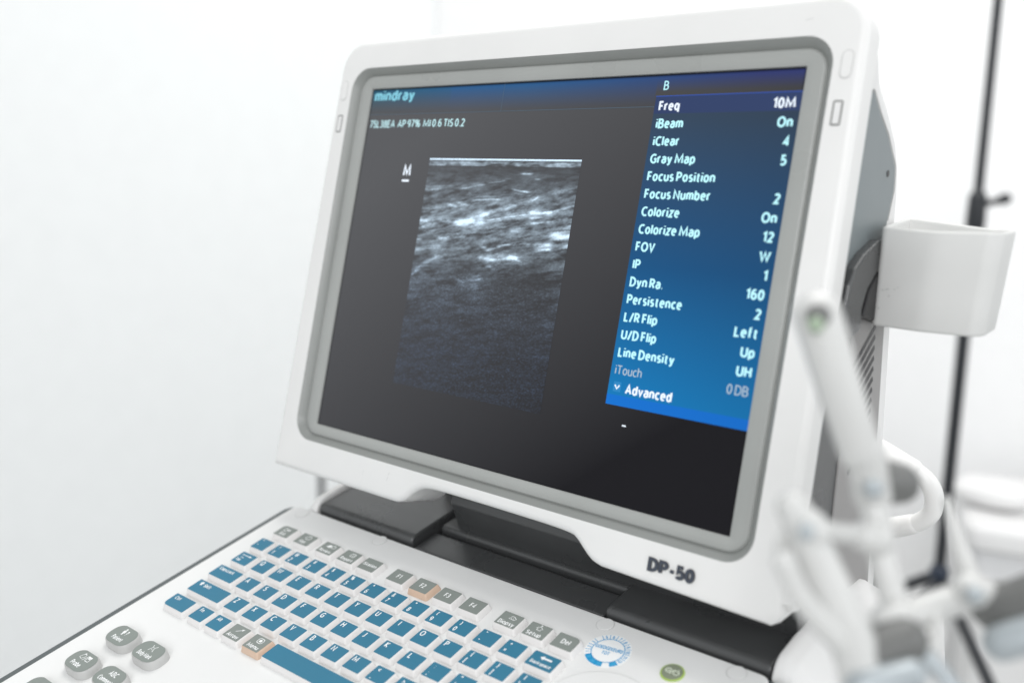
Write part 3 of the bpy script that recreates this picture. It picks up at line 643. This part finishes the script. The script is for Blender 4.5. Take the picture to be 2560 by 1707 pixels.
def emis(name, c, s=1.):
    m = bpy.data.materials.new(name); m.use_nodes = True; b = m.node_tree.nodes['Principled BSDF']
    b.inputs['Base Color'].default_value = (.01, .01, .01, 1); b.inputs['Roughness'].default_value = .3
    b.inputs['Emission Color'].default_value = (*c, 1); b.inputs['Emission Strength'].default_value = s; return m
E_CY = emis('screen_letters_cyan', (.50, .92, 1.0)); E_WH = emis('screen_letters_white', (.82, .90, 1.0)); E_GR = emis('screen_letters_grey', (.36, .46, .56))
E_LOGO = emis('screen_logo_cyan', (.19, .53, .66)); E_LN = emis('screen_line_blue', (.05, .09, .13)); E_BOX = emis('screen_checkbox_blue', (.0, .20, .48)); E_PALE = emis('screen_letters_pale', (.46, .70, .74))
ft = lambda p, q, z: mon(p, q, .0005+z)
bm = bmesh.new()
XS = 1.10
labels = [('Freq', '10M', 1), ('iBeam', 'On', 0), ('iClear', '4', 0), ('Gray Map', '5', 0), ('Focus Position', '', 0), ('Focus Number', '2', 0), ('Colorize', 'On', 0), ('Colorize Map', '12', 0), ('FOV', 'W', 0), ('IP', '1', 0), ('Dyn Ra.', '160', 0), ('Persistence', '2', 0), ('L/R Flip', 'Left', 0), ('U/D Flip', 'Up', 0), ('Line Density', 'UH', 0), ('iTouch', '0 DB', 2), ('Advanced', '', 1)]
for i, (a, b, mi) in enumerate(labels):
    v = .2109 - i*.00942 - .0021
    put_text(bm, a, ft, .0734 if i < 16 else .0814, v, .0043, 'L', .23 if mi != 2 else .15, XS, mi)
    if b: put_text(bm, b, ft, .1496, v-.0002, .0044, 'R', .23 if mi != 2 else .15, XS*1.02, mi)
put_text(bm, 'B', ft, .0745, .2198, .0043, 'L', .14, XS, 0)
put_text(bm, 'mindray', ft, -.1490, .2203, .0060, 'L', .24, 1, 3, width=.0376)
put_text(bm, '75L38EA  AP 97%  MI 0.6 TIS 0.2', ft, -.1494, .2021, .0043, 'L', .20, 1, 6, width=.0858)
put_text(bm, 'M', ft, -.1068, .1704, .0062, 'C', .24, 1.0, 1)
poly(bm, rrect(-.1070, .1668, .0064, .0014, .0003, 2), ft, 0, 1)
poly(bm, rrect(.0842, .0412, .0024, .0008, .0001, 2), ft, 0, 1)
strip(bm, [(-.1510, .2107), (.0705, .2107)], .00035, ft, -.0001, 4)
strip(bm, [(-.0362, .2107), (-.0362, .2275)], .0003, ft, -.0001, 4)
poly(bm, rrect(.0762, .0607, .0046, .0052, .0002, 2), ft, -.00005, 5)
strip(bm, [(.0748, .0616), (.0762, .0596), (.0776, .0616)], .0009, ft, 0.0001, 1)
link('screen_lettering', to_mesh(bm), [E_CY, E_WH, E_GR, E_LOGO, E_LN, E_BOX, E_PALE], scr, smooth=False)

# --- badge
bf = lambda p, q, z: mon(p, q, NF+z)
bm = bmesh.new(); put_text(bm, 'DP-50', bf, .1276, -.0254, .0054, 'C', .31, 1, 0, spacing=.80, width=.0262, h0=.00075, lift=2e-5)
r = bmesh.ops.extrude_face_region(bm, geom=list(bm.faces)); bmesh.ops.translate(bm, vec=-NN*.0009, verts=[v for v in r['geom'] if isinstance(v, bmesh.types.BMVert)])
badge = link('badge', to_mesh(bm), BADGE, front, smooth=False)
bm = bmesh.new()
put_text(bm, 'DP-50', bf, .1276, -.0254, .0054, 'C', .18, 1, 1, spacing=1.12, width=.0253, h0=.00095, lift=2e-5)
put_text(bm, 'DP-50', bf, .1276, -.0254, .0054, 'C', .09, 1, 0, spacing=1.66, width=.0247, h0=.00112, lift=2e-5)
link('badge_lettering', to_mesh(bm), [BADGEF, BADGEE], badge, smooth=False)

# --- small latch pockets and raised ovals on the frame sides
for s, u in ((-1, -.1738), (1, .1726)):
    bm = bmesh.new(); strip(bm, rrect(u, .2034, .0041, .0112, .0006, 3), .00080, bf, .0001, 0, True)
    lp = link('latch_pocket', to_mesh(bm), GROOVE, front, smooth=False)
    link('latch_plate', to_mesh(prism(rrect(u, .2034, .0032, .0102, .0003, 2), -.0005, .0004, bf)), WHITE2, front, .0002, 2)
    bm = bmesh.new(); strip(bm, rrect(u+s*.0004+.0006*(s > 0), .2262, .0054, .0132, .0026, 6), .00035, bf, .00012, 0, True)
    link('bumper_gap', to_mesh(bm), SOFTG, front, smooth=False)
    link('bumper_pad', to_mesh(prism(rrect(u+s*.0004+.0006*(s > 0), .2262, .0050, .0128, .0024, 6), -.0006, .00045, bf)), WHITE, front, .0003, 2)
# side catch low on the right of the frame
link('side_catch', to_mesh(prism(rounded([(-.0260, .0005), (-.0225, .0045), (.0100, .0045), (.0130, .0020), (.0130, -.0060), (-.0260, -.0060)], .001, 3), .1835, .1885, lambda v, n, u: mon(u, v, n))), WHITE, front, .0006, 2)
# scuffs below the screen
FSC = mat('faint_scuff', (.60, .60, .59), .6, 0, 1, 0)
def scuff(u, v, L, a, w_, f, m, parent):
    c, s_ = math.cos(math.radians(a)), math.sin(math.radians(a)); bm = bmesh.new()
    strip(bm, [(u-c*L/2, v-s_*L/2), (u+c*L*.1, v+s_*L*.2), (u+c*L/2, v+s_*L/2)], w_, f, .00006, 0)
    link('scuff_mark', to_mesh(bm), m, parent, smooth=False)
for q in ((-.0735, -.0208, .0030, 70, .0003), (-.0728, -.0176, .0016, 60, .0004), (-.0955, -.0215, .0022, 80, .00025), (.152, .249, .004, 10, .0003)): scuff(*q, bf, FSC, front)

# --- back shell and tower (side profiles in v, n run across u)
fu = lambda v, n, u: mon(u, v, n)
shell = [(.2578, -.0094), (.2535, -.0195), (.2400, -.0275), (.2290, -.0480), (.2155, -.0670), (.2020, -.0765), (.1880, -.0810), (.1780, -.0828), (.1200, -.1005), (.1180, -.0300), (.1180, -.0094)]
SH = rounded(shell, [.003, .008, .014, .02, .02, .02, .012, .01, .003, .004, .001], 5)
rings = []
for k in range(-24, 25):
    t = k/24; u = .1795*(t if abs(t) < .6 else math.copysign(.6+.4*math.sin((abs(t)-.6)/.4*PI/2), t))
    e = max(0, abs(u)-(.1795-.022)); drop = .022-math.sqrt(max(0, .022**2-e*e))
    rings.append([mon(u, v-drop*max(0, min(1, (v-.15)/.1))**1.5, n+drop*.35*max(0, min(1, (-n-.012)/.05))) for v, n in SH])
link('monitor_back_shell', to_mesh(loft(rings)), WHITE2, machine, .0015, 2, angle=50)
# skirt that gives the lower frame its thickness round the notch
sk = [(.1650, .02), (-.1780, .02), (-.1815, -.0332)] + notch_bottom(-.0332)[::-1] + [(.1600, -.0335), (.1650, -.0270)]
link('lower_skirt', to_mesh(prism(sk, -.0290, -.0092, lambda u, v, n: mon(u, v, n))), WHITE2, machine, .001, 2)
tower = [(.1176, -.0570), (.1180, -.1012), (.0380, -.1265), (-.0600, -.1575), (-.0600, -.0850), (.0000, -.0640)]
link('tower', to_mesh(prism(tower, -.1000, .1788, fu)), WHITE2, machine, .002, 2)
neck = [(.1172, -.0096), (.1172, -.0575), (.0000, -.0645), (-.0600, -.0855), (-.0600, -.0500), (-.0310, -.0292), (-.0100, -.0290), (.02, -.0200), (.04, -.0096)]
link('hinge_neck', to_mesh(prism(neck, -.0500, .1786, fu)), CHAR, machine, .001, 2)
panel = rounded([(.2215, -.0150), (.2140, -.0102), (.1040, -.0102), (.1130, -.0360), (.1220, -.0640), (.1680, -.0643), (.1845, -.0668), (.1955, -.0632), (.2070, -.0455), (.2135, -.0300)], [.0035, .001, 0, 0, 0, .003, .006, .006, .006, .003], 5)
sp = link('side_panel', to_mesh(prism(panel, .1700, .1800, fu)), SIDEG, machine, .0003, 1)
# dark gap line round the panel
bm = bmesh.new(); pts = [(p[0]+.0003, p[1]-.0003) for p in panel[15:]+panel[:5]]
strip(bm, pts, .0010, lambda v, n, u: mon(.18012, v, n), 0, 0)
link('panel_gap', to_mesh(bm), GROOVE, sp, smooth=False)
bm = prism(circle(.1898, -.0535, .0017, 20), 0, .0002, lambda v, n, h: mon(.18005+h, v, n)); link('screw_hole', to_mesh(bm), DARK, sp, smooth=False)
vp = [(.1160, -.0420), (.1170, -.0880), (.0380, -.1130), (-.0500, -.1400), (-.0500, -.0800), (.0000, -.0600)]
vpan = link('vent_panel', to_mesh(prism(vp, .1750, .1795, fu)), VENTG, machine, .0005, 1)
for i in range(11):
    v1 = .1145 - i*.00545; n1 = -.0745 - i*.0017
    dv, dn = -.0240, .0240
    a = (v1, n1); b = (v1+dv, n1+dn)
    bm = bmesh.new(); strip(bm, [a, b], .0029, lambda v, n, u: mon(.17965, v, n), 0, 0)
    link('vent_slot', to_mesh(bm), DARK, vpan, smooth=False)

# --- probe holder with its black bracket
brk = rounded([(.158, -.0600), (.154, -.0430), (.1440, -.0260), (.1350, -.0160), (.1270, -.0118), (.1170, -.0116), (.1050, -.0150), (.1020, -.0250), (.1090, -.0370), (.1180, -.0330), (.1280, -.0365), (.1400, -.0480), (.1480, -.0600)], .004, 4)
WV = Vector((0, math.sin(TILT), math.cos(TILT))); DV = Vector((0, math.cos(TILT), -math.sin(TILT)))   # plumb line and level depth as seen from the tilted machine
def cup():
    outer = rounded([(.1842, .1130), (.1862, .1066), (.2120, .1022), (.2370, .1048), (.2410, .1120), (.2392, .1400), (.2300, .1480), (.1842, .1500)], [.003, .005, .03, .007, .007, .008, .008, .003], 6)
    top = lambda x, c: .2152 + .0032*max(0, min(1, (c-.124)/.018))*max(0, min(1, (.2140-x)/.012)) - .0008*max(0, 1-abs(x-.212)/.028)
    def lay(pts, t, dh): return [UU*(x-((x-.1848)*.060+.0012)*(1-t)) + WV*(.1660+(top(x, c)-.1660)*t+dh) + DV*c for x, c in pts]
    i1, i2, i3, i4 = inset2(outer, .0004), inset2(outer, .0012), inset2(outer, .0021), inset2(outer, .0026)
    rr = [lay(i4, 0, .001), lay(i3, 0, .0002), lay(i2, 0, 0), lay(i1, 0, .0004), lay(outer, 0, .0014), lay(outer, .3, 0), lay(outer, .65, 0), lay(outer, 1, -.0014), lay(i1, 1, -.0004), lay(i2, 1, 0), lay(i3, 1, -.0003), lay(i4, 1, -.0012), lay(i4, .5, 0), lay(i4, 0, .001)]
    bm = loft(rr, cap0=False, cap1=False); bmesh.ops.remove_doubles(bm, verts=bm.verts, dist=1e-6)
    return to_mesh(bm)
HOLDW = mat('holder_white_plastic', (.67, .67, .655), .56, .08, 1500, .04, spec=.35)
hold = link('probe_holder', cup(), HOLDW, machine, angle=50)
link('bracket', to_mesh(prism(brk, .1790, .1855, fu)), CHAR, hold, .0014, 3)
link('bracket_block', to_mesh(prism([(.150, -.058), (.1400, -.0480), (.1280, -.0372), (.1150, -.0350), (.1150, -.0700), (.150, -.0800)], .1792, .1860, fu)), DARK, hold, .0008, 2)
fh = lambda p, q, z: UU*p + WV*q + DV*(float(np.interp(p, [.1842, .1862, .2120], [.1095, .1066, .1026]))-.0003-z)
for q in ((.1988, .1868, .0060, 16, .00022), (.1913, .1848, .0018, 20, .00045), (.1890, .1842, .0013, 5, .0004), (.1925, .1816, .0009, 60, .0005), (.1878, .1750, .0009, 60, .0007), (.1950, .1852, .0010, -40, .0003)): scuff(*q, fh, SCUFF, hold)

# --- white tube handle behind the machine
hp = [(.120, .2, .043, .0066), (.150, .2, .036, .0066), (.176, .2, .0275, .0060)]
hd = link('rear_handle', to_mesh(tube(smooth_path([(.1865, .2, .0235, .0053), (.1965, .2, .0165, .0053), (.2005, .2, .0075, .0053), (.1995, .2, -.0035, .0053), (.1935, .2, -.0115, .0053), (.1850, .2, -.0170, .0053)], 6), 18)), WHITE, machine)
link('handle_socket', to_mesh(tube(smooth_path([(.120, .2, .0490, .0068), (.160, .2, .0350, .0064), (.1885, .2, .0225, .0059)], 6), 18)), WHITE, hd)
link('handle_socket', to_mesh(tube(smooth_path([(.1885, .2, -.0150, .0059), (.1700, .2, -.0240, .0064), (.130, .2, -.0400, .0068)], 6), 18)), WHITE, hd)

# ------------------------------------------------------------------ pale clamp arm in the near foreground
arm = empty('clamp_arm', (0.2653, -0.1046, 0), 'pale grey jointed clamp arm, blurred in front of the lower right of the machine', 'clamp arm')
inv = Matrix.Translation((-0.2653, 0.1046, 0))
def arm_part(name, path, m, parent=arm, res=18, flat=None):
    bm = tube(path, res); bmesh.ops.transform(bm, matrix=inv, verts=bm.verts)
    return link(name, to_mesh(bm), m, parent)
up = arm_part('upper_arm', smooth_path([(0.2312, -0.0831, 1.1456, 0.0075), (0.2389, -0.0816, 1.1244, 0.0070), (0.2462, -0.0774, 1.1023, 0.0066)]), ARM)
sc_ = arm_part('screw_recess', [(0.2330, -0.0868, 1.1460, .0046), (0.2332, -0.0878, 1.1458, .0042)], ARMD, up)
arm_part('screw_cap', [(0.2338, -0.0908, 1.1440, .0024), (0.2351, -0.0931, 1.1437, .0022)], SCREWG, up)
arm_part('joint', [(0.2471, -0.0765, 1.1032, 0.0061), (0.2497, -0.0731, 1.0882, 0.0063)], ARM)
arm_part('clamp_block', [(0.2499, -0.0674, 1.0912, 0.0074), (0.2538, -0.0595, 1.0895, 0.0067)], ARMD)
arm_part('lower_arm', smooth_path([(0.2498, -0.0731, 1.0876, 0.0050), (0.2571, -0.0793, 1.0693, 0.0046), (0.2652, -0.0817, 1.0507, 0.0043)]), ARM)
arm_part('finger', smooth_path([(0.2397, -0.1122, 1.0917, 0.0051), (0.2476, -0.1094, 1.0760, 0.0059), (0.2586, -0.1059, 1.0521, 0.0068), (0.2653, -0.1046, 1.0306, 0.0070)]), ARM)
arm_part('link_bar', smooth_path([(0.2431, -0.1105, 1.0873, 0.0028), (0.2471, -0.0959, 1.0812, 0.0031), (0.2532, -0.0776, 1.0770, 0.0032)]), ARM)
arm_part('finger', smooth_path([(0.2419, -0.1216, 1.0782, 0.0034), (0.2478, -0.1179, 1.0660, 0.0036), (0.2593, -0.1073, 1.0501, 0.0042)]), ARM)
arm_part('cross_arm', smooth_path([(0.2626, -0.0833, 1.0527, 0.0054), (0.2716, -0.0705, 1.0558, 0.0051), (0.2808, -0.0593, 1.0591, 0.0052)]), ARM)
arm_part('strut', smooth_path([(0.2665, -0.0493, 1.0839, 0.0016), (0.2728, -0.0534, 1.0709, 0.0026), (0.2808, -0.0593, 1.0588, 0.0034)]), ARM)
arm_part('end_arm', smooth_path([(0.2797, -0.0601, 1.0587, 0.0053), (0.2893, -0.0604, 1.0577, 0.0085), (0.3019, -0.0577, 1.0594, 0.0142)]), ARMD)
arm_part('roller', [(0.2914, -0.0716, 1.0507, 0.0056), (0.3040, -0.0677, 1.0584, 0.0059)], ARMB)
arm_part('hub', [(0.2616, -0.1026, 1.0490, 0.0069), (0.2694, -0.0923, 1.0519, 0.0069)], ARMD)
arm_part('hub_cap', [(0.2644, -0.1110, 1.0428, 0.0054), (0.2747, -0.1018, 1.0467, 0.0046)], ARMB)
arm_part('cable', smooth_path([(.2640, -.0720, 1.0470, .0012), (.2680, -.0684, 1.0500, .0012), (.2727, -.0638, 1.0529, .0012), (.2767, -.0601, 1.0547, .0012), (.2850, -.0610, 1.0503, .0013), (.2957, -.0599, 1.0455, .0013)], 6), ARMD)
arm_part('curved_hook', smooth_path([(.2623, -.0858, 1.0506, .0026), (.2711, -.0860, 1.0472, .0024), (.2754, -.0819, 1.0500, .0021), (.2732, -.0758, 1.0556, .0018)], 6), ARM)
arm_part('tail_rod', smooth_path([(.2684, -.0879, 1.0485, .0030), (.2776, -.0878, 1.0446, .0028), (.2849, -.0899, 1.0383, .0027)]), ARMB)
arm_part('curved_hook', smooth_path([(.2410, -.1119, 1.0694, .0026), (.2366, -.1111, 1.0776, .0023), (.2367, -.1059, 1.0824, .0020)], 6), ARM)
for kp in ([(.2446, -.1115, 1.0874, .0050), (.2462, -.1106, 1.0855, .0050)], [(.2527, -.0835, 1.0778, .0055), (.2551, -.0817, 1.0773, .0055)], [(.2794, -.0654, 1.0623, .0052), (.2827, -.0630, 1.0610, .0052)], [(.2629, -.0885, 1.0543, .0057), (.2650, -.0865, 1.0554, .0057)]): arm_part('knuckle', kp, ARM)
for bp_ in ([(.2467, -.1180, 1.0881, .0022), (.2474, -.1204, 1.0882, .0022)], [(.2544, -.0862, 1.0947, .0029), (.2554, -.0903, 1.0957, .0029)], [(.2828, -.0715, 1.0634, .0026), (.2832, -.0745, 1.0645, .0026)]): arm_part('bolt', bp_, ARMB)
arm_part('post', [(0.2653, -0.1046, .03, .009), (0.2653, -0.1046, 1.0266, .007)], ARM)
link('foot', to_mesh(prism(circle(0, 0, .12, 40), .001, .025, dev)), ARM, arm, .004)

# ------------------------------------------------------------------ black tripod stand, post, bench in the background
Cw = Vector((.34691, -.37832, 1.18811))
def at_az(az, dist, z): a = math.radians(az); return Vector((Cw.x+dist*math.sin(a), Cw.y+dist*math.cos(a), z))
sp0 = at_az(-13.75, 1.85, 0)
stand = empty('light_stand', sp0, 'thin black tripod stand with a clamp knob, behind the probe holder', 'stand')
def tb(name, path, m, parent, res=14): return link(name, to_mesh(tube(path, res)), m, parent)
tb('pole', [(0, 0, 1.16, .0082), (0, 0, 1.75, .0082)], POLE, stand)
tb('pole', [(0, 0, .30, .0106), (0, 0, 1.10, .0106)], POLE, stand)
cl = tb('clamp', [(0, 0, 1.085, .0135), (0, 0, 1.12, .0165), (0, 0, 1.160, .0150)], POLE, stand)
rt = Vector((math.cos(math.radians(-13.75)), -math.sin(math.radians(-13.75)), 0))
tb('knob', [tuple(rt*.012+Vector((0, 0, 1.150)))+(.0060,), tuple(rt*.032+Vector((0, 0, 1.156)))+(.0060,), tuple(rt*.034+Vector((0, 0, 1.157)))+(.0095,), tuple(rt*.043+Vector((0, 0, 1.160)))+(.0095,)], POLE, cl)
tb('hub', [(0, 0, .445, .017), (0, 0, .485, .017)], POLEB, stand)
for a in (160, 318, 262):
    d = Vector((math.cos(math.radians(a)), math.sin(math.radians(a)), 0))
    lg = tb('leg', [tuple(d*.02+Vector((0, 0, .465)))+(.0105,), tuple(d*.62+Vector((0, 0, .016)))+(.0095,)], POLE, stand)
    tb('foot', [tuple(d*.615+Vector((0, 0, .018)))+(.0155,), tuple(d*.632+Vector((0, 0, .016)))+(.0155,)], POLE, lg)

pp = at_az(-50.5, 2.0, 0)
post = empty('post', pp, 'slim dark grey post seen in the gap under the left end of the monitor', 'post')
tb('upright', [(0, 0, .02, .0075), (0, 0, .72, .0075)], POLEG, post)
link('base', to_mesh(prism(circle(0, 0, .14, 40), .001, .018, dev)), POLEG, post, .003)

bc = at_az(-9.5, 2.08, 0)
bench = empty('bench', bc, 'low white padded bench behind the tripod stand, cut by the right edge', 'bench', (0, 0, math.radians(16)))
link('padding', to_mesh(prism(rrect(.42, 0, 1.10, .36, .03), .515, .57, dev)), BENCHW, bench, .018, 4)
link('frame', to_mesh(prism(rrect(.42, 0, 1.06, .32, .02), .455, .5145, dev)), BENCHG, bench, .004, 2)
link('side_panel', to_mesh(prism(rrect(.42, 0, 1.04, .30, .02), .001, .4545, dev)), BENCHW, bench, .004, 2)
pl_ = at_az(-11.6, 2.02, .571)
bm = bmesh.new(); bmesh.ops.create_uvsphere(bm, u_segments=28, v_segments=16, radius=1)
for v in bm.verts:
    c = v.co; e = .75
    v.co = Vector((math.copysign(abs(c.x)**e, c.x)*.070, math.copysign(abs(c.y)**e, c.y)*.05, (c.z*.026+.026)))
pw = link('cushion', to_mesh(bm), BENCHW); pw.location = pl_
pw['label'] = 'small white cushion lying on the white bench by the right edge'; pw['category'] = 'cushion'
